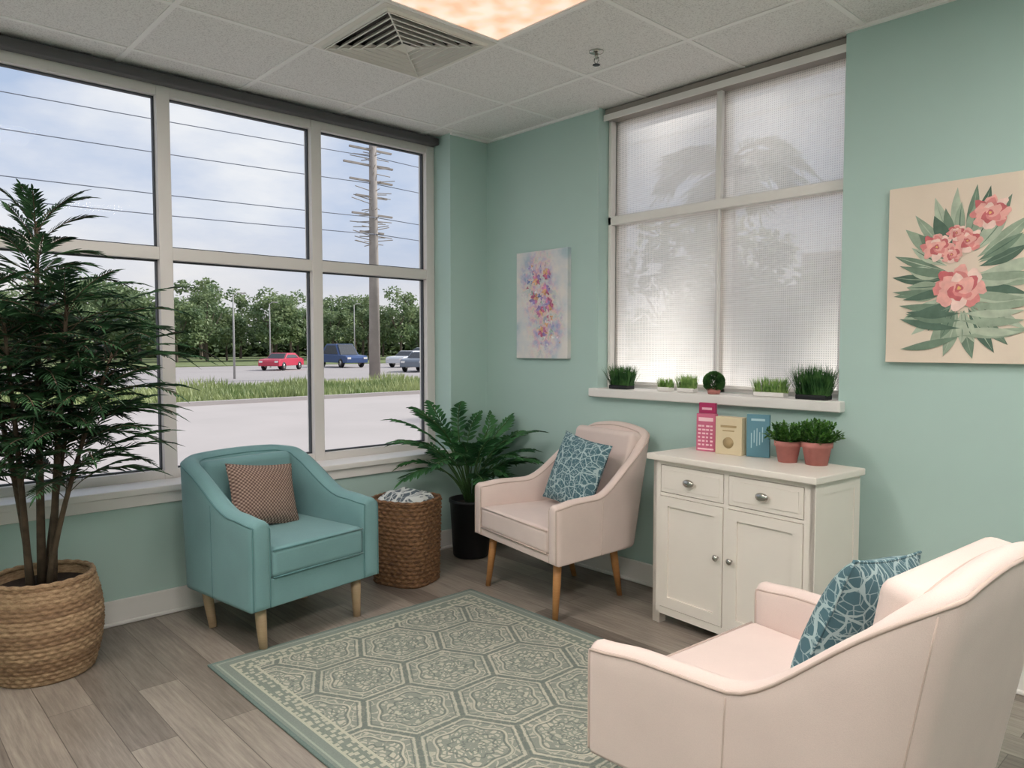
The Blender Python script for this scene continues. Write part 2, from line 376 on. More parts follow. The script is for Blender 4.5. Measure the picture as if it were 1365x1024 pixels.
# ---------------------------------------------------------------- armchairs
def sm(t): t=max(0,min(1,t)); return t*t*(3-2*t)
def armchair(name,loc,rz,W,D,ha,hb,zb,sh,ct,t,r,lean,fab,pipe,leg,legs,s0,s1,crown=.03,legr=(.022,.014),tp=0,ex=1.15,pad=True):
    E=empty(name,loc,rz)
    def T(x,y,z=0):
        a=(y+D/2)/D; return (x*(1-tp*a),y,z)
    P=[]; n=18
    for i in range(n): P.append((-W/2,-D/2+(D-r)*i/n,-1,0))
    for i in range(11):
        a=pi-(pi/2)*i/10; P.append((-W/2+r+r*cos(a),D/2-r+r*sin(a),cos(a),sin(a)))
    for i in range(1,10):
        x=-W/2+r+(W-2*r)*i/10; P.append((x,D/2,0,1))
    P+= [(-p[0],p[1],-p[2],p[3]) for p in reversed(P[:n+11])]
    rr=t/2*.98
    V=[];F=[]; secs=[]
    def sec(p,ins=0,dy=0):
        x,y,nx,ny=p; a=(y+D/2)/D
        h=ha+(hb-ha)*(sm((a-s0)/(s1-s0))**ex)
        if ny>.01: h+=crown*(1-(abs(x)/(W/2))**2)*min(1,ny*1.2)
        h-= .012*(1-sm(a/.2))
        def pt(off,z):
            f=max(0,(z-zb)/(hb-zb)); w=a**2.2
            q=T(x-nx*off,y-ny*off); return Vector((q[0],q[1]+dy+lean*f*w,z))
        lo=[pt(0,zb+(h-rr-zb)*q) for q in (0,.03,.3,.6,.85,1)]
        ar=[pt(rr-rr*cos(pi*q/8),h-rr+rr*sin(pi*q/8)*.9) for q in range(1,8)]
        li=[pt(t,zb+(h-rr-zb)*q) for q in (1,.85,.6,.3,.03,0)]
        S=lo+ar+li
        if ins:
            c=sum(S,Vector())/len(S); cz=(zb+h)/2
            S=[Vector((c.x+(v.x-c.x)*(1-ins/(t/2)),v.y,cz+(v.z-cz)*(1-ins/((h-zb)/2)))) for v in S]
        return S
    allp=[(P[0],.022,-.018),(P[0],.006,-.013),(P[0],0,0)]+[(p,0,0) for p in P[1:-1]]+[(P[-1],0,0),(P[-1],.006,-.013),(P[-1],.022,-.018)]
    for p,i,dy in allp:
        S=sec(p,i,dy); secs.append(len(V)); V+=S
    m=len(S)
    for j in range(len(secs)-1):
        for i in range(m-1): F.append((secs[j]+i,secs[j+1]+i,secs[j+1]+i+1,secs[j]+i+1))
        F.append((secs[j]+m-1,secs[j+1]+m-1,secs[j+1],secs[j]))
    F.append(tuple(secs[0]+i for i in range(m))); F.append(tuple(secs[-1]+i for i in range(m))[::-1])
    mk('arm_and_back_shell',V,F,fab,E,smooth=True)
    def pathk(k): return [V[secs[j]+k] for j in range(1,len(secs)-1)]
    a=pathk(6); 
    fl=[V[secs[1]+k] for k in (0,1,2,3,4,5)]; frr=[V[secs[-2]+k] for k in (5,4,3,2,1,0)]
    mtube('piping_outer',fl+a+frr,.0045,pipe,E,6)
    a=pathk(12); fl=[V[secs[1]+k] for k in (18,17,16,15,14,13)]; frr=[V[secs[-2]+k] for k in (13,14,15,16,17,18)]
    mtube('piping_inner',fl+a+frr,.0035,pipe,E,6)
    for j in (13,len(secs)-14,2+n+6,len(secs)-(3+n+6)):
        mtube('seam',[V[secs[j]+k] for k in range(6)],.0022,pipe,E,5)
    iw=W-2*t
    mbox('front_rail',[(-iw/2-.01,iw/2+.01,-D/2-.008,-D/2+.06,zb,sh-ct+.005),(-iw/2-.01,iw/2+.01,-D/2+.05,D/2-t+.02,zb,zb+.03)],fab,E,.008,3,fn=T)
    mbox('bottom_cloth',[(-W/2+.03,W/2-.03,-D/2+.02,D/2-.06,zb-.004,zb+.02)],pipe,E,fn=T)
    mbox('seat_cushion',[(-iw/2,iw/2,-D/2-.02,D/2-t-.0,sh-ct,sh)],fab,E,.03,5,fn=T)
    for zz in (sh-.010,sh-ct+.01):
        mtube('cushion_piping',[(-iw/2+.008,-D/2-.017,zz),(iw/2-.008,-D/2-.017,zz)],.004,pipe,E,6)
    bh=hb+crown-.04-(sh-.03); ang=math.atan2(lean*.95,hb-zb); bw=iw/2*(1-tp*.85)-.002
    mbox('back_cushion',[(-bw,bw,-.05,.05,0,bh)],fab,E,.035,5,loc=(0,D/2-t-.035+lean*(sh-zb)/(hb-zb),sh-.03),rot=(-ang,0,0))
    for i,(tx,ty,bx,by) in enumerate(legs):
        mtube('leg_%d'%(i+1),[(tx,ty,zb+.01),((tx*.6+bx*.4),(ty*.6+by*.4),zb*.6),(bx,by,0)],[legr[0],legr[0]*.92,legr[1]],leg,E,14)
    return E
ch=armchair('teal_armchair',(.405,-1.685,0),radians(99),.71,.67,.615,.81,.20,.465,.14,.095,.15,.05,M['teal'],M['tealpipe'],M['legpale'],
  [(-.27,-.27,-.265,-.285),(.27,-.27,.265,-.285),(-.26,.2,-.26,.14),(.26,.2,.26,.14)],.2,.9,.02,(.026,.018),.04)
pillow('throw_pillow',.37,.31,.12,M['pbrown'],ch,(-.02,.07,.615),(radians(-22),radians(7),0))
L4=[(-.30,-.25,-.32,-.28),(.30,-.25,.32,-.28),(-.22,.17,-.20,.24),(.22,.17,.20,.24)]
ca=dict(s0=.42,s1=1.06,crown=.05,tp=.24,ex=1.0)
c2=armchair('cream_armchair',(1.10,-.37,0),radians(-10),.78,.62,.60,.88,.29,.46,.13,.07,.13,.12,M['cream'],M['creampipe'],M['legwood'],L4,**ca)
pillow('throw_pillow',.40,.39,.13,M['pteal'],c2,(.02,.08,.66),(radians(-20),radians(6),0))
L5=[(-.31,-.28,-.33,-.31),(.31,-.28,.33,-.31),(-.24,.20,-.22,.27),(.24,.20,.22,.27)]
c3=armchair('cream_armchair',(2.99,-1.48,.009),radians(-94),.82,.70,.595,.885,.29,.46,.13,.07,.11,.11,M['cream'],M['creampipe'],M['legwood'],L5,s0=.50,s1=1.05,crown=.045,tp=.21,ex=1.0)
pillow('throw_pillow',.41,.39,.14,M['pteal'],c3,(-.02,.12,.66),(radians(-20),radians(-8),radians(4)))
# ---------------------------------------------------------------- cabinet
cb=empty('storage_cabinet',(2.115,-.20,0),radians(-5))
w,d,h=.42,.175,.80
mbox('carcass',[(-w,-w+.02,-d,d,.05,h),(w-.02,w,-d,d,.05,h),(-w,w,d-.012,d,.07,h),(-w,w,-d+.02,d,.07,.09),(-w,w,-d+.012,d,h-.02,h)],M['cab'],cb)
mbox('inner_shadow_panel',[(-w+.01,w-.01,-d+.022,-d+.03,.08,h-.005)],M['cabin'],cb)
mbox('top',[(-w-.022,w+.022,-d-.03,d+.01,h,h+.03)],M['cab'],cb,.005)
fz=-d
mbox('face_frame',[(-w,-w+.045,fz,fz+.02,0,h),(w-.045,w,fz,fz+.02,0,h),(-w+.045,w-.045,fz,fz+.02,h-.02,h),(-.012,.012,fz+.001,fz+.02,.085,h-.02),(-w+.045,w-.045,fz,fz+.02,.05,.085),(-w+.045,-.012,fz+.001,fz+.02,h-.17,h-.155),(.012,w-.045,fz+.001,fz+.02,h-.17,h-.155)],M['cab'],cb)
mbox('feet',[(-w,-w+.045,-d,-d+.045,0,.06),(w-.045,w,-d,-d+.045,0,.06),(-w,-w+.045,d-.045,d,0,.06),(w-.045,w,d-.045,d,0,.06)],M['cab'],cb)
mbox('side_frame',[(w,w+.004,-d,-d+.045,.05,h),(w,w+.004,d-.045,d,.05,h),(w,w+.004,-d+.045,d-.045,h-.05,h),(w,w+.004,-d+.045,d-.045,.05,.11)],M['cab'],cb)
for s,nm in ((-1,'1'),(1,'2')):
    x0,x1=(-w+.048,-.015) if s<0 else (.015,w-.048)
    z0,z1=h-.152,h-.023
    mbox('drawer_front_'+nm,[(x0,x1,fz-.002,fz+.015,z0,z1)],M['cab'],cb,.002)
    mbox('drawer_bead_'+nm,[(x0+.02,x1-.02,fz-.005,fz-.001,z0+.02,z1-.02)],M['cab'],cb,.002)
    z0,z1=.088,h-.173
    mbox('door_frame_'+nm,[(x0,x0+.045,fz-.004,fz+.015,z0,z1),(x1-.045,x1,fz-.004,fz+.015,z0,z1),(x0+.045,x1-.045,fz-.004,fz+.015,z1-.045,z1),(x0+.045,x1-.045,fz-.004,fz+.015,z0,z0+.05)],M['cab'],cb)
    mbox('door_panel_'+nm,[(x0+.04,x1-.04,fz+.005,fz+.012,z0+.04,z1-.04)],M['cab'],cb)
    xc=(x0+x1)/2
    o=revolve('drawer_pull_'+nm,[(.006,0),(.006,.012),(.022,.014),(.024,.02),(.016,.027),(.002,.028)],M['chrome'],cb,24,loc=(xc,fz-.004,h-.088),rot=(pi/2,0,0)); o.scale=(1.3,.8,1)
    kx=x1-.022 if s<0 else x0+.022
    revolve('door_knob_'+nm,[(.005,0),(.005,.012),(.013,.016),(.015,.022),(.009,.028),(.001,.029)],M['chrome'],cb,20,loc=(kx,fz-.004,.40),rot=(pi/2,0,0))
TOP=h+.03
def brochure(name,loc,rz,w,hh,t,c,c2,style):
    e=empty(name,loc,rz); a=simple(name+'_cover',c,.5); b=simple(name+'_print',c2,.5)
    mbox('cover',[(-w/2,w/2,-t/2,t/2,0,hh)],a,e,.002)
    L=[]
    if style==0:
        L=[(-w*.42,w*.42,-t/2-.001,-t/2,hh*.04,hh*.08)]
        for r_ in range(6):
            for q in range(4): L.append((-w*.40+q*w*.21,-w*.40+q*w*.21+w*U(.1,.18),-t/2-.001,-t/2,hh*(.15+.1*r_),hh*(.15+.1*r_+.045)))
        L.append((-w*.38,w*.38,-t/2-.001,-t/2,hh*.80,hh*.90))
    elif style==1:
        L=[(-w*.3,w*.3,-t/2-.001,-t/2,hh*.72,hh*.78),(-w*.22,w*.22,-t/2-.001,-t/2,hh*.62,hh*.65)]
        revolve('seal',[(.001,0),(w*.2,0),(w*.2,.001),(.001,.001)],b,e,20,loc=(0,-t/2-.001,hh*.32),rot=(pi/2,0,0))
    else:
        for q in range(5): L.append((-w*.3+q*w*.12,-w*.3+q*w*.12+.004,-t/2-.001,-t/2,hh*U(.2,.4),hh*U(.5,.8)))
        L.append((-w*.3,w*.3,-t/2-.001,-t/2,hh*.85,hh*.9))
    mbox('printing',L,b,e)
    return e
tz=TOP+.0005
brochure('brochure_box',(1.825,-.10,tz),radians(8),.10,.185,.03,lin(204,106,136),lin(246,206,214),0)
brochure('book',(1.80,-.055,tz),radians(4),.09,.235,.02,lin(176,52,100),lin(240,190,205),2)
brochure('keepsake_box',(1.965,-.115,tz),radians(4),.135,.18,.05,lin(216,200,168),lin(172,150,112),1)
brochure('book',(2.10,-.10,tz),radians(14),.105,.20,.02,lin(96,140,156),lin(176,206,214),2)
# plants ---------------------------------------------------------
def blade(V,F,b,d,L,w,bend,seg=3):
    k=len(V); d=Vector(d).normalized(); s=d.cross(Vector((0,0,1)))
    s=s.normalized() if s.length>1e-3 else Vector((1,0,0)); b=Vector(b); h=Vector((d.x,d.y,0))
    for j in range(seg+1):
        t=j/seg; p=b+d*L*t+(h*1.0+Vector((0,0,-.5)))*bend*L*t*t
        ww=w*(1-t**1.5)*.5+.0003; V.append(p-s*ww); V.append(p+s*ww)
    for j in range(seg): F.append((k+2*j,k+2*j+1,k+2*j+3,k+2*j+2))
def leaf(V,F,b,d,nrm,L,w,droop=0):
    k=len(V); d=Vector(d).normalized(); s=d.cross(Vector(nrm)).normalized(); b=Vector(b); z=Vector((0,0,-1))
    V+=[b,b+d*L*.35-s*w/2+z*droop*L*.12,b+d*L*.7-s*w*.35+z*droop*L*.5,b+d*L+z*droop*L,b+d*L*.7+s*w*.35+z*droop*L*.5,b+d*L*.35+s*w/2+z*droop*L*.12]
    F+=[(k,k+1,k+2,k+3),(k,k+3,k+4,k+5)]
def frond(V,F,SV,SF,base,az,e0,e1,L,n,ll,lw,clearf=.15,droop=.25,ang=.9,sr=.003,vee=.2):
    p=Vector(base); pts=[p.copy()]; N=n; st=L/N
    for i in range(N):
        t=i/N; el=e0+(e1-e0)*t; T=Vector((cos(az)*cos(el),sin(az)*cos(el),sin(el))); p=p+T*st; pts.append(p.copy())
        if t<clearf: continue
        side=Vector((-sin(az),cos(az),0)); nrm=side.cross(T)*-1
        tt=(t-clearf)/(1-clearf); l=ll*(sin(pi*min(1,tt*.85+.15))**.6)*(1 if tt<.95 else .6)
        for s in (1,-1):
            d=T*(cos(ang)+tt*.4)+side*s*sin(ang)+Vector((0,0,vee))+Vector((U(-.1,.1),U(-.1,.1),U(-.1,.1)))
            leaf(V,F,p,d,nrm+side*s*.3,l*U(.85,1.1),lw,droop)
    leaf(V,F,p,T,Vector((0,0,1)),ll*.8,lw,droop)
    tube(SV,SF,pts[::2]+[pts[-1]] if len(pts)%2==0 else pts[::2],sr,5)
def clampv(V,xm,ym=None):
    for i,v in enumerate(V):
        v=Vector(v)
        if v.x<xm+.08: v.x=xm+.08*math.exp((v.x-xm-.08)/.15) 
        if ym is not None and v.y>ym-.08: v.y=ym-.08*math.exp(-(v.y-ym+.08)/.15)
        V[i]=v
def woven(name,rows,K,prof,h,mat,parent,sq=2.0,amp=.006,n=128,inner=.012,sx=1,sy=1):
    V=[];F=[];mi=[]
    def R(th,r): 
        c,s=cos(th),sin(th); q=(abs(c)**sq+abs(s)**sq)**(-1/sq); return r*q*c*sx,r*q*s*sy
    levels=[]
    for j in range(rows):
        for q in range(4):
            z=(j+q/4)/rows; levels.append((z,sin(pi*(q/4)),j))
    for z,bu,j in levels:
        for i in range(n):
            th=2*pi*i/n; o=amp*bu*(.55+.45*sin(K*th+pi*(j%2))); x,y=R(th,prof(z)+o); V.append((x,y,z*h))
    nl=len(levels)
    for l in range(nl-1):
        for i in range(n): F.append((l*n+i,l*n+(i+1)%n,(l+1)*n+(i+1)%n,(l+1)*n+i)); mi.append((levels[l][2]//3)%2)
    k=len(V)
    for z in (1,.55):
        for i in range(n): x,y=R(2*pi*i/n,prof(z)-inner); V.append((x,y,z*h))
    for i in range(n):
        F.append(((nl-1)*n+i,(nl-1)*n+(i+1)%n,k+(i+1)%n,k+i)); F.append((k+i,k+(i+1)%n,k+n+(i+1)%n,k+n+i)); mi+=[0,0]
    F.append(tuple(range(n))[::-1]); mi.append(0)
    o=mk(name,V,F,mat,parent,smooth=True,mi=mi)
    RV=[];RF=[]; pts=[]
    for i in range(97):
        x,y=R(2*pi*i/96,prof(1)-.004); pts.append((x,y,h+.002*sin(i*1.57)))
    tube(RV,RF,pts,.011,8); mk(name+'_rim',RV,RF,mat[0],parent,smooth=True); return o
# left tall palm
PC=Vector((.295,-2.655,0)); E=empty('potted_bamboo_palm',PC)
woven('basket_planter',22,30,lambda z:.168+.045*sin(pi*min(1,z*.85+.08))+.010*z,.40,[M['straw'],M['straw2']],E,2,.007,n=180)
revolve('soil',[(.001,.35),(.18,.355)],M['soil'],E,32,cap=False)
V=[];F=[];SV=[];SF=[]
stems=[(-.01,0,-.0,.02,1.97,.018),(.035,.03,.10,.10,1.62,.017),(-.03,.02,-.02,.20,1.54,.014),(.03,-.05,.12,-.12,1.52,.015),(-.05,-.03,-.04,-.2,1.66,.014),(.05,.01,.22,.24,1.42,.013)]
for a,b,c,d_,H_,r_ in stems:
    pts=[]
    for j in range(9):
        t=j/8; pts.append(Vector((a+(c-a)*t**1.3,b+(d_-b)*t**1.3,.34+(H_-.34)*t*.93)))
    tube(SV,SF,pts,[r_*(1-.6*j/8) for j in range(9)],8)
    nf=int(44+40*(H_-1.3))
    for q in range(nf):
        t=.36+.64*(q/nf)**.9; k=t*8; j=min(7,int(k)); pb=pts[j].lerp(pts[j+1],k-j)
        az=q*2.4+U(-.4,.4)+a*50; top=max(0,(pb.z-1.4)/.45)
        frond(V,F,SV,SF,pb,az,U(.4,1.0)+.4*top,U(-.6,.15)+.6*top,U(.28,.47)*(1-.5*min(1,top)),20,U(.08,.11)*(1-.25*min(1,top)),.0095,.2,.2,.72,.0018,.12)
V=[Vector(v)+PC for v in V]; clampv(V,-.2); V=[v-PC for v in V]
mk('foliage',V,F,M['leafdark'],E); mk('stems',SV,SF,M['stem'],E,smooth=True)
# corner palm
P0=Vector((.20,-.27,0)); E=empty('potted_palm',P0)
revolve('pot',[(.105,0),(.115,.01),(.135,.35),(.142,.352),(.142,.37),(.128,.37),(.126,.33),(.001,.33)],M['blackpot'],E,40)
revolve('soil',[(.001,.335),(.127,.334)],M['soil'],E,32,cap=False)
V=[];F=[];SV=[];SF=[]
for q in range(34):
    az=q*2.39996+U(-.2,.2); inner=q/34; sh_=.76 if cos(az-.4)>.2 else 1.0
    frond(V,F,SV,SF,(.03*cos(az),.03*sin(az),.34),az,1.24+.30*inner+(.1 if sh_<1 else 0),-.30+.6*inner+U(-.2,.2),U(.58,.74)*(.88+.5*inner)*sh_,20,.135,.029,.42,.22,.8,.005,.06)
V=[Vector(v)+P0 for v in V]; clampv(V,-.02,.06); V=[v-P0 for v in V]
SV=[Vector(v)+P0 for v in SV]; clampv(SV,-.02,.06); SV=[v-P0 for v in SV]
mk('fronds',V,F,M['leafcorner'],E); mk('stems',SV,SF,M['gstem'],E,smooth=True)
# wicker basket with blanket
E=empty('wicker_basket',(.33,-.86,0),radians(20))
woven('basket_body',20,26,lambda z:.160+.012*z,.475,[M['wicker'],M['wicker']],E,3.2,.010,n=156,sx=1.05,sy=.95)
V=[];F=[];n=28
for j in range(n+1):
    for i in range(n+1):
        u=-1+2*i/n; v=-1+2*j/n
        x=u*sqrt(1-v*v/2.6)*.155; y=v*sqrt(1-u*u/2.6)*.142
        z=.468+.05*(1-max(abs(u),abs(v))**3)+.010*sin(7*u+2*v)*cos(5*v-3*u)
        V.append((x,y,z))
for j in range(n):
    for i in range(n): F.append((j*(n+1)+i,j*(n+1)+i+1,(j+1)*(n+1)+i+1,(j+1)*(n+1)+i))
o=mk('folded_blanket',V,F,M['blanket'],E,smooth=True); 
def smallpot(loc,r,h,kind,ph):
    E=empty('potted_boxwood',loc)
    revolve('pot',[(r*.72,0),(r*.95,h*.75),(r*1.04,h*.76),(r*1.06,h),(r*.92,h),(r*.9,h*.85),(.001,h*.85)],M['terra'],E,32)
    revolve('saucer_soil',[(.001,h*.88),(r*.9,h*.87)],M['soil'],E,24,cap=False)
    V=[];F=[];SV=[];SF=[]
    for q in range(120):
        az=U(0,2*pi); el=U(.35,1.55); L=ph*U(.7,1.0); d=Vector((cos(az)*cos(el),sin(az)*cos(el),sin(el)))
        b=Vector((cos(az)*r*.3,sin(az)*r*.3,h*.85)); tip=b+d*L; tube(SV,SF,[b,tip],.001,4)
        for k in range(9):
            t=.35+.65*k/9; pp=b.lerp(tip,t); dd=d+Vector((U(-1,1),U(-1,1),U(-.6,.8))); leaf(V,F,pp,dd,(U(-.3,.3),U(-.3,.3),1),.020,.011,.1)
    mk('leaves',V,F,M['box'],E); mk('twigs',SV,SF,M['gstem'],E)
smallpot((2.262,-.135,tz),.056,.095,0,.105); smallpot((2.385,-.115,tz),.063,.10,0,.118)
def sillgrass(name,x,y,w,d,hh,n,matl,tray,z=1.1005):
    E=empty(name,(x,y,z))
    mbox('tray',[(-w/2*.8,w/2*.8,-d/2,d/2,0,.022)],tray,E,.004)
    V=[];F=[]
    for q in range(n):
        bx,by=U(-.4,.4)*w,U(-.4,.4)*d; blade(V,F,(bx,by,.018),(bx*4+U(-.3,.3),by*1.5+U(-.35,.0),1.),hh*U(.7,1.05),.005,U(0,.2))
    mk('blades',V,F,matl,E)
sillgrass('potted_grass',1.13,.095,.17,.07,.13,520,M['grass'],M['blackpot'])
sillgrass('potted_grass',2.27,.09,.18,.075,.15,620,M['grass'],M['blackpot'])
M['lite']=leafmat('light_green_leaf',lin(110,150,80),lin(170,200,120),.3,30)
sillgrass('potted_herb',1.42,.12,.10,.05,.06,160,M['lite'],M['white'])
sillgrass('potted_herb',1.56,.12,.13,.05,.085,240,M['lite'],M['white'])
sillgrass('potted_herb',2.04,.12,.20,.05,.085,300,M['lite'],M['white'])
E=empty('round_boxwood_plant',(1.745,.085,1.1005)); revolve('pot',[(.03,0),(.036,.03),(.03,.03)],M['terra'],E,24)
V=[];F=[]
for q in range(1500):
    z=U(-.7,1); a=U(0,2*pi); s=sqrt(1-z*z); dd=Vector((s*cos(a),s*sin(a),z)); leaf(V,F,Vector((0,0,.062))+dd*.042,dd+Vector((U(-.8,.8),U(-.8,.8),U(-.8,.8))),(dd.y,-dd.x,.3),.018,.009)
mk('leaves',V,F,M['grass'],E)
# ---------------------------------------------------------------- paintings
def blob(V,F,cx,cz,r,y,n=14,irr=.25,sx=1,sz=1,rot=0):
    k=len(V); V.append((cx,y,cz)); ph=U(0,6)
    for i in range(n):
        a=2*pi*i/n; q=r*(1+irr*sin(3*a+ph)*.6+irr*U(-.5,.5)); X,Z=q*cos(a)*sx,q*sin(a)*sz
        V.append((cx+X*cos(rot)-Z*sin(rot),y,cz+X*sin(rot)+Z*cos(rot)))
    for i in range(n): F.append((k,k+1+i,k+1+(i+1)%n))
def pleaf(V,F,b,a,L,w,y,curve=0):
    k=len(V); n=10; L_=[];R_=[]
    cl=lambda x,z:(min(CW-.006,max(.006,x)),y,min(CH-.006,max(.006,z)))
    for i in range(n+1):
        t=i/n; an=a+curve*t; 
        if i==0: p=[b[0],b[1]]
        else: p=[p[0]+cos(an)*L/n,p[1]+sin(an)*L/n]
        ww=w/2*(sin(pi*t**1.1)**1.1) if 0<t<1 else 0
        L_.append(cl(p[0]-sin(an)*ww,p[1]+cos(an)*ww)); R_.append(cl(p[0]+sin(an)*ww,p[1]-cos(an)*ww))
    V+=L_+R_
    for i in range(n): F.append((k+n+1+i,k+n+2+i,k+i+1,k+i))
E=empty('floral_canvas_painting',(2.60,Y0,1.28)); CW,CH=.60,.73; yf=-.033
mbox('canvas',[(0,CW,-.032,0,0,CH)],simple('canvas_cream',lin(232,215,198),.8,var=.04,scale=5,bump=.2,bscale=400),E,.002)
greens=[simple('paint_green_%d'%i,lin(*c),.8,var=.15,scale=25) for i,c in enumerate([(118,140,122),(154,170,150),(90,114,100),(180,192,172)])]
pinks=[simple('paint_pink_%d'%i,lin(*c),.8,var=.12,scale=30) for i,c in enumerate([(222,142,140),(236,176,168),(204,110,114),(246,212,202),(230,186,116)])]
GV=[[[],[]] for _ in greens]; PV=[[[],[]] for _ in pinks]
cx=.285
for i in range(46):
    ring_=i%2; ang_=2*pi*i/46+U(-.06,.06)
    rx,rz=.275,.345
    c0=(cx+.06*cos(ang_),.34+.13*sin(ang_))
    tipx,tipz=cx+.01+rx*cos(ang_)*(1 if ring_ else .80),.36+rz*sin(ang_)*(1 if ring_ else .82)
    dx,dz=tipx-c0[0],tipz-c0[1]; L_=sqrt(dx*dx+dz*dz)
    cv=U(.1,.35)*(1 if cos(ang_)>0 else -1)
    g=GV[(0,3,2,1,0,1,3)[i%7]]; pleaf(g[0],g[1],c0,math.atan2(dz,dx)-cv/2,L_,U(.036,.055),yf-.00012*i-(0 if ring_ else .006),cv)
    g=GV[(i+2)%4]; pleaf(g[0],g[1],c0,math.atan2(dz,dx)-cv/2,L_*.95,.004,yf-.0001-.00012*i-(0 if ring_ else .006),cv)
for i in range(18):
    s=1 if i%2 else -1; bz=.05+.03*(i//2); g=GV[i%4]
    pleaf(g[0],g[1],(cx,bz+.06),pi/2-s*U(1.5,2.2),U(.17,.27),.034,yf-.0125-.0001*i,s*.3)
for (fx,fz_,fr) in ((.275,.30,.098),(.19,.47,.062),(.30,.485,.055),(.375,.585,.072),(.245,.435,.04),(.26,.52,.036)):
    lay=0
    for ring_,nn in ((.78,8),(.52,6),(.25,5)):
        for i in range(nn):
            a=2*pi*i/nn+ring_*7; p=PV[(0,1,3,1,2)[(i+lay)%5]]; blob(p[0],p[1],fx+fr*ring_*.8*cos(a),fz_+fr*ring_*.72*sin(a),fr*.37,yf-.0150-.0003*lay-.00003*i,14,.25,1,.8,a)
        lay+=1
    p=PV[2]; blob(p[0],p[1],fx,fz_,fr*.16,yf-.0172); p=PV[4]; blob(p[0],p[1],fx,fz_,fr*.07,yf-.0174)
for i,(g,mt) in enumerate(zip(GV,greens)): mk('painted_leaves_%d'%i,[(v[0],yf+(v[1]-yf)*.25,v[2]) for v in g[0]],g[1],mt,E)
for i,(g,mt) in enumerate(zip(PV,pinks)):
    if g[0]: mk('painted_petals_%d'%i,[(v[0],yf+(v[1]-yf)*.25,v[2]) for v in g[0]],g[1],mt,E)
E=empty('abstract_canvas_painting',(.29,Y0,1.27)); CW,CH=.455,.68
m=NT('abstract_watercolour_canvas'); co=m.coord(); sp=m.n('ShaderNodeSeparateXYZ',inp={0:co})
nz=m.noise(co,7,4); bgc=m.ramp(nz.outputs[0],[(.3,lin(180,200,208)),(.45,lin(214,216,220)),(.62,lin(230,225,222))])
n1=m.noise(co,14,3,.6); hue=m.ramp(n1.outputs[0],[(.30,lin(120,140,196)),(.40,lin(176,160,208)),(.47,lin(222,170,196)),(.53,lin(240,206,190)),(.60,lin(170,192,190)),(.70,lin(150,120,184))])
n2=m.noise(co,22,4,.7)
dx=m.math('DIVIDE',m.math('ABSOLUTE',m.math('SUBTRACT',sp.outputs[0],m.math('MULTIPLY_ADD',m.math('SINE',m.math('MULTIPLY',sp.outputs[2],9)),.04,CW*.5))),.17)
dz=m.math('DIVIDE',m.math('ABSOLUTE',m.math('SUBTRACT',sp.outputs[2],.34)),.36)
mask=m.math('SUBTRACT',1.25,m.math('ADD',m.math('POWER',dx,2),m.math('POWER',dz,3)))
mask=m.math('MULTIPLY',m.math('MULTIPLY',mask,m.n('ShaderNodeMapRange',inp={0:n2.outputs[0],1:.36,2:.56}).outputs[0],clamp=True),.85)
m.col(m.mix(mask,bgc,hue)); m.b.inputs['Roughness'].default_value=.8
mbox('canvas',[(0,CW,-.032,0,0,CH)],m.m,E,.002)
pal=[(210,140,176),(164,144,196),(130,146,196),(232,180,140),(232,206,214),(160,186,180),(200,116,146),(190,200,222),(240,232,230)]
mats=[simple('abstract_paint_%d'%i,lin(*c),.8,var=.35,scale=40) for i,c in enumerate(pal)]; AV=[[[],[]] for _ in pal]
for i in range(70):
    t=rnd(); z=.08+.52*t; x=CW*.5+.05*sin(z*9)+random.gauss(0,.055); x=min(CW-.05,max(.05,x)); r_=U(.004,.014)
    a=AV[random.randrange(9)]; blob(a[0],a[1],x,z,r_,yf-.00002*i,14,.8,1,U(.5,1.3),U(0,3))
for fx,fz_ in ((.19,.50),(.27,.43),(.22,.30),(.17,.38),(.28,.53),(.24,.17),(.30,.33)):
    for i in range(7):
        a=2*pi*i/7; q=AV[(0,3,6,1)[(i//2+int(fx*100))%4]]; blob(q[0],q[1],fx+.020*cos(a),fz_+.020*sin(a),.015,yf-.0055-.00003*i,12,.5,1.2,.7,a)
    q=AV[3]; blob(q[0],q[1],fx,fz_,.008,yf-.006)
for i,(g,mt) in enumerate(zip(AV,mats)):
    if g[0]: mk('paint_strokes_%d'%i,[(v[0],yf+(v[1]-yf)*.4,v[2]) for v in g[0]],g[1],mt,E)
# ---------------------------------------------------------------- exterior
GZ=-.15
M['conc']=simple('parking_concrete',lin(178,170,167),.9,var=.05,scale=.5)
M['road']=simple('road_asphalt',lin(164,157,155),.9,var=.04,scale=.3)
M['lawn']=simple('lawn_ground',lin(114,124,82),.95,var=.25,scale=1.5)
M['trunk']=simple('tree_bark',lin(110,98,88),.9,var=.2)
M['tleaf']=leafmat('tree_leaf',lin(98,122,88),lin(150,164,120),.35,.6)
M['pole']=simple('weathered_pole_wood',lin(158,150,144),.9,var=.12,scale=2)
M['wire']=simple('power_cable',lin(108,114,128),.7)
M['lamppole']=simple('galvanised_pole',lin(166,164,162),.6)
mbox('parking_lot_ground',[(-15,-.36,-40,60,GZ-.1,GZ),(-.36,60,.36,60,GZ-.1,GZ)],M['conc'])
mbox('curb',[(-15.2,-15,-40,60,GZ-.05,GZ+.1)],M['conc'])
mbox('grass_verge_ground',[(-22,-15.2,-40,80,GZ-.1,GZ+.05),(-140,-50,-60,160,GZ-.1,GZ+.06)],M['lawn'])
mbox('road_ground',[(-50,-22,-60,120,GZ-.1,GZ)],M['road'])
V=[];F=[]
for q in range(14000):
    x=U(-21.8,-15.3); y=U(-2,24); k=.5+.5*sin(y*1.3)*sin(x*.9+y*.4); blade(V,F,(x,y,GZ+.04),(U(-.4,.4),U(-.4,.4),1),U(.12,.3)+.6*max(0,k-.55),.05,U(0,.3),2)
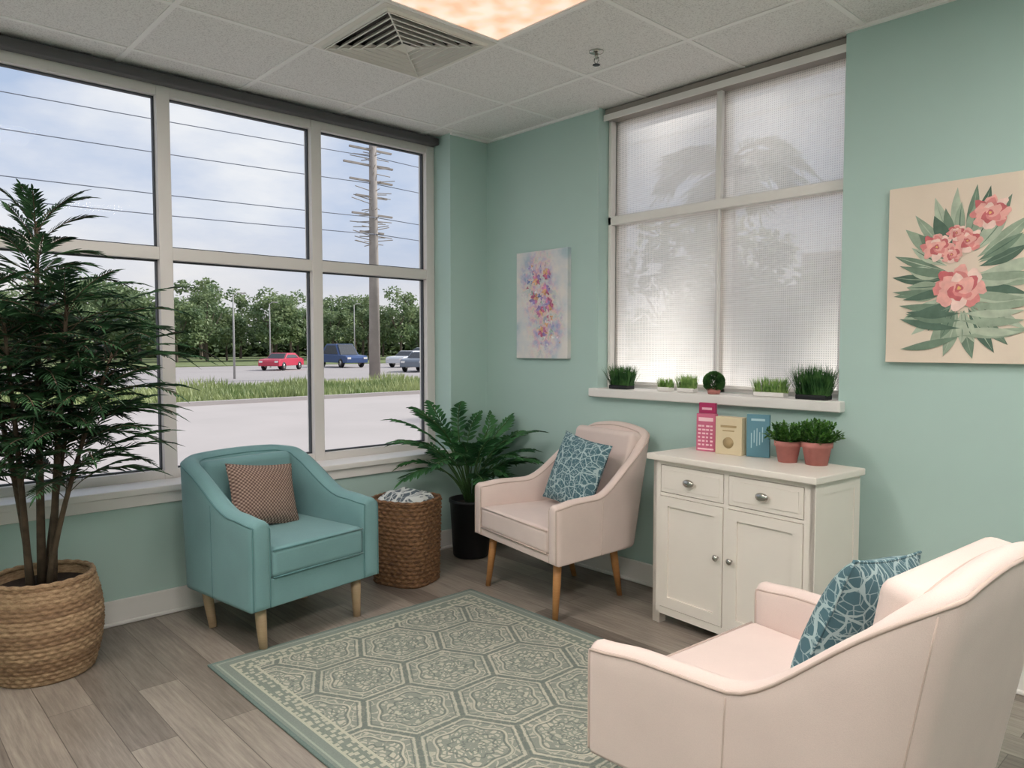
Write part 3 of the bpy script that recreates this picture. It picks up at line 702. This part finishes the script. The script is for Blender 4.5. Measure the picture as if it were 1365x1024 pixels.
mk('verge_weeds',V,F,leafmat('weed_green',lin(108,130,76),lin(178,184,132),.3,.4))
def treemesh(name,H_,R_,n):
    V=[];F=[]
    tube(V,F,[(0,0,0),(.1,0,H_*.3),(0,.1,H_*.6)],[.14,.11,.07],6)
    for q in range(5):
        a=q*1.3; tube(V,F,[(0,0,H_*U(.2,.4)),(cos(a)*R_*.6,sin(a)*R_*.6,H_*U(.6,.8))],[.06,.03],5)
    nt=len(F); cl=[(U(-1,1)*R_*.75,U(-1,1)*R_*.75,H_*U(.32,.9),R_*U(.22,.45)) for _ in range(18)]
    for q in range(n):
        c=random.choice(cl); a=U(0,2*pi); z=U(-1,1); s=sqrt(1-z*z); rr=c[3]*U(.7,1.15)
        p=Vector((c[0]+s*cos(a)*rr,c[1]+s*sin(a)*rr,c[2]+z*rr*.8)); leaf(V,F,p,(U(-1,1),U(-1,1),U(-1,.6)),(U(-1,1),U(-1,1),1),U(.22,.42),.18)
    me=bpy.data.meshes.new(name); me.from_pydata([tuple(v) for v in V],[],F); me.materials.append(M['trunk']); me.materials.append(M['tleaf'])
    me.polygons.foreach_set('material_index',[0]*nt+[1]*(len(F)-nt)); return me
tm=[treemesh('tree_mesh_%d'%i,U(5.6,6.8),U(1.8,2.4),2800) for i in range(4)]
def puttree(x,y,s):
    o=bpy.data.objects.new('tree',random.choice(tm)); o.location=(x,y,GZ+.05); o.scale=(s,s,s*U(.9,1.1)); o.rotation_euler=(0,0,U(0,6)); COL.objects.link(o)
y=-6
while y<56:
    puttree(-64+U(-4,3),y,U(.8,1.25)); y+=U(1.8,3.4)
y=-8
while y<70:
    puttree(-78+U(-3,3),y,U(1.1,1.45)); y+=U(2.4,3.8)
V=[];F=[]
for q in range(9000):
    x=U(-92,-89); y=U(-8,76); z=GZ+abs(random.gauss(0,1.4)); leaf(V,F,(x,y,min(z,3.4)),(U(-1,1),U(-1,1),U(-.5,1)),(U(-1,1),U(-1,1),1),.9,.7)
mk('hedge_understory',V,F,leafmat('understory_leaf',lin(76,94,70),lin(118,134,94),.25,.5))
E=empty('utility_pole',(-25.4,15.2,GZ))
mtube('shaft',[(0,0,0),(0,0,11.2)],[.26,.16],M['pole'],E,12)
L=[]
for z,l in ((10.9,.9),(10.3,1.2),(9.6,1.5),(8.9,1.2),(8.2,.9),(7.4,1.1),(6.6,.7)):
    L.append((-.05,.05,-l,l*U(.7,1),z,z+.08))
mbox('cross_arms',L,M['pole'],E)
V=[];F=[]
for q in range(70):
    z=U(6,11); a=U(0,6.28); tube(V,F,[(0,0,z),(cos(a)*U(.3,.7),sin(a)*U(.5,1.3),z+U(-.1,.2))],.02,4)
mk('pole_steps',V,F,M['pole'],E)
E=empty('utility_pole',(-44,33,GZ)); mtube('shaft',[(0,0,0),(0,0,9)],[.16,.1],M['pole'],E,8); mbox('cross_arms',[(-.05,.05,-1,1,8.4,8.5)],M['pole'],E)
E=empty('power_lines'); 
for k,(z,x) in enumerate(((9.9,-25.4),(8.7,-25.4),(7.15,-25.2),(6.4,-25.2))):
    pts=[]
    for i in range(25):
        t=i/24; pts.append((x,-30+45.2*t,z-4*t*(1-t)*.35)); 
    mtube('cable_%d'%(k+1),pts,.018,M['wire'],E,5)
    pts=[(x,15.2+50*i/24,z-.35*4*(i/24)*(1-i/24)) for i in range(25)]; mtube('cable_far_%d'%(k+1),pts,.018,M['wire'],E,5)
def lamp(x,y,h):
    E=empty('street_lamp',(x,y,GZ)); mtube('pole',[(0,0,0),(0,0,h)],[.055,.035],M['lamppole'],E,8)
    mtube('arm',[(0,0,h-.05),(0,.2,h+.1),(0,.4,h+.12)],.025,M['lamppole'],E,6); mbox('head',[(-.08,.08,.35,.6,h+.07,h+.13)],M['lamppole'],E,.02)
lamp(-29.4,10.3,3.8); lamp(-45,19.2,4.4); lamp(-52,30,5)
def car(name,loc,rz,c,van=False,sc=1):
    E=empty(name,loc,rz); E.scale=(sc,sc,sc); p=simple(name+'_paint',c,.3,spec=.6); L=2.2 if not van else 2.35; Hh=1.35 if not van else 1.72; W=.86
    bodyp=[(-L,.35),(-L,.72),(-L*.93,.86),(-L*.5,.93),(L*.78,.96),(L*.97,.85),(L,.6),(L,.35)]
    cab=[(-L*.48,.9),(-L*.18,Hh),(L*.45,Hh),(L*(.72 if not van else .85),.93)]
    def ext(nm,pr,w0,w1,m_):
        V=[];n=len(pr)
        for s in (-1,1):
            for (x,z) in pr: V.append((x,s*(w0 if z<1.0 else w1),z))
        F=[tuple(range(n)),tuple(range(n,2*n))[::-1]]+[(i,n+i,n+(i+1)%n,(i+1)%n) for i in range(n)]
        o=mk(nm,V,F,m_,E,smooth=False); b=o.modifiers.new('b','BEVEL'); b.width=.04; b.segments=2
    ext('body',bodyp,W,W,p); ext('cabin',cab,W-.05,W-.18,p)
    wn=[(-L*.40,.96),(-L*.17,Hh-.08),(L*.42,Hh-.08),(L*.60,.96)]
    ext('side_windows',wn,W-.03,W-.165,M['gasket'])
    ws=[(-L*.46,.93),(-L*.20,Hh-.03),(-L*.24,Hh-.03),(-L*.5,.93)]; ext('windshield',ws,W-.14,W-.26,M['gasket'])
    b0=L*(.72 if not van else .85)
    rw=[(b0-.08,.95),(L*.45,Hh-.05),(L*.45+.05,Hh-.05),(b0+.02,.95)]; ext('rear_window',rw,W-.14,W-.26,M['gasket'])
    for i,(x,y) in enumerate(((-L*.62,-W),(-L*.62,W),(L*.62,-W),(L*.62,W))):
        revolve('wheel_%d'%(i+1),[(.001,-.1),(.30,-.1),(.33,-.07),(.33,.07),(.30,.1),(.001,.1)],M['blackpot'],E,20,loc=(x,y*.93,.33),rot=(pi/2,0,0))
        revolve('hub_%d'%(i+1),[(.001,-.11),(.18,-.11),(.18,.11),(.001,.11)],M['chrome'],E,14,loc=(x,y*.93,.33),rot=(pi/2,0,0))
    mbox('tail_lights',[(L-.02,L+.02,-W+.05,-W+.3,.65,.8),(L-.02,L+.02,W-.3,W-.05,.65,.8)],simple(name+'_taillight',lin(180,30,30),.3),E)
    mbox('head_lights',[(-L-.02,-L+.03,-W+.08,-W+.35,.62,.76),(-L-.02,-L+.03,W-.35,W-.08,.62,.76)],M['white'],E)
car('red_car',(-39.7,17.5,GZ),radians(128),lin(196,56,80),False,.78); car('blue_van',(-42.5,23.3,GZ),radians(178),lin(60,84,130),True,.95)
car('white_car',(-39.5,27.0,GZ),radians(110),lin(210,212,216),False,.85); car('grey_car',(-31.6,22.4,GZ),radians(125),lin(116,124,136),False,.85); car('silver_car',(-46,33,GZ),radians(80),lin(190,194,200))
# north exterior
def palm(x,y,H_,s=1,nf=26):
    E=empty('palm_tree',(x,y,GZ)); mtube('trunk',[(0,0,0),(.1,0,H_*.5),(0,0,H_)],[.14,.11,.09],M['trunk'],E,10)
    V=[];F=[];SV=[];SF=[]
    for q in range(nf): frond(V,F,SV,SF,(0,0,H_),q*2.4,U(-.2,1.3),U(-1.4,-.5),U(1.1,1.5)*s,16,.6*s,.05,.25,.35,.8,.02)
    mk('fronds',V,F,M['leafcorner'],E); mk('stems',SV,SF,M['trunk'],E)
palm(3.05,3.5,5.0,.62); palm(2.35,5.6,6.6,.6); palm(-2.6,7.4,4.3,.85)
for (x,y,s) in ((3.6,2.3,.36),(-3.5,9.6,.6),(-6.,11,.7)):
    o=bpy.data.objects.new('ornamental_shrub',tm[0]); o.location=(x,y,GZ); o.scale=(s,s,s); COL.objects.link(o)
mbox('neighbour_building',[(-8,-1.0,16,22,GZ,3.0),(-5.5,-3,15.9,22,3.0,3.8)],simple('beige_stucco',lin(190,180,170),.9))
# ---------------------------------------------------------------- world, sun, camera
w=bpy.data.worlds.new('world'); bpy.context.scene.world=w; w.use_nodes=True; t=w.node_tree; bg=t.nodes['Background']
tc=t.nodes.new('ShaderNodeTexCoord'); mp=t.nodes.new('ShaderNodeMapping'); mp.inputs[3].default_value=(1,1,2.6); t.links.new(tc.outputs['Generated'],mp.inputs[0])
nz=t.nodes.new('ShaderNodeTexNoise'); nz.inputs['Scale'].default_value=2.6; nz.inputs['Detail'].default_value=7; nz.inputs['Roughness'].default_value=.55; t.links.new(mp.outputs[0],nz.inputs[0])
r=t.nodes.new('ShaderNodeValToRGB'); t.links.new(nz.outputs[0],r.inputs[0]); el=r.color_ramp.elements
el[0].position=.36; el[0].color=lin(186,203,232); el[1].position=.62; el[1].color=lin(244,245,250); q=el.new(.48); q.color=lin(214,222,240)
sp=t.nodes.new('ShaderNodeSeparateXYZ'); t.links.new(tc.outputs['Generated'],sp.inputs[0])
mr=t.nodes.new('ShaderNodeMapRange'); mr.inputs[1].default_value=.0; mr.inputs[2].default_value=.16; mr.inputs[3].default_value=.8; mr.inputs[4].default_value=0; t.links.new(sp.outputs[2],mr.inputs[0])
mx=t.nodes.new('ShaderNodeMix'); mx.data_type='RGBA'; t.links.new(mr.outputs[0],mx.inputs[0]); t.links.new(r.outputs[0],mx.inputs[6]); mx.inputs[7].default_value=lin(252,241,230)
t.links.new(mx.outputs[2],bg.inputs[0]); bg.inputs[1].default_value=1.0
s=bpy.data.lights.new('sun','SUN'); s.energy=4.6; s.angle=.07; s.color=(1,.96,.91); so=bpy.data.objects.new('sun',s); COL.objects.link(so)
so.rotation_euler=Vector((-.24,-.76,-.60)).to_track_quat('-Z','Y').to_euler()
c=bpy.data.cameras.new('camera'); c.sensor_width=36; c.lens=986/1365*36; c.clip_start=.02; c.clip_end=500
co=bpy.data.objects.new('camera',c); COL.objects.link(co); co.location=(3.84,-3.28,1.35); co.rotation_euler=(radians(90-2.96),0,radians(47.2)); bpy.context.scene.camera=co
bpy.context.scene.view_settings.view_transform='Standard'
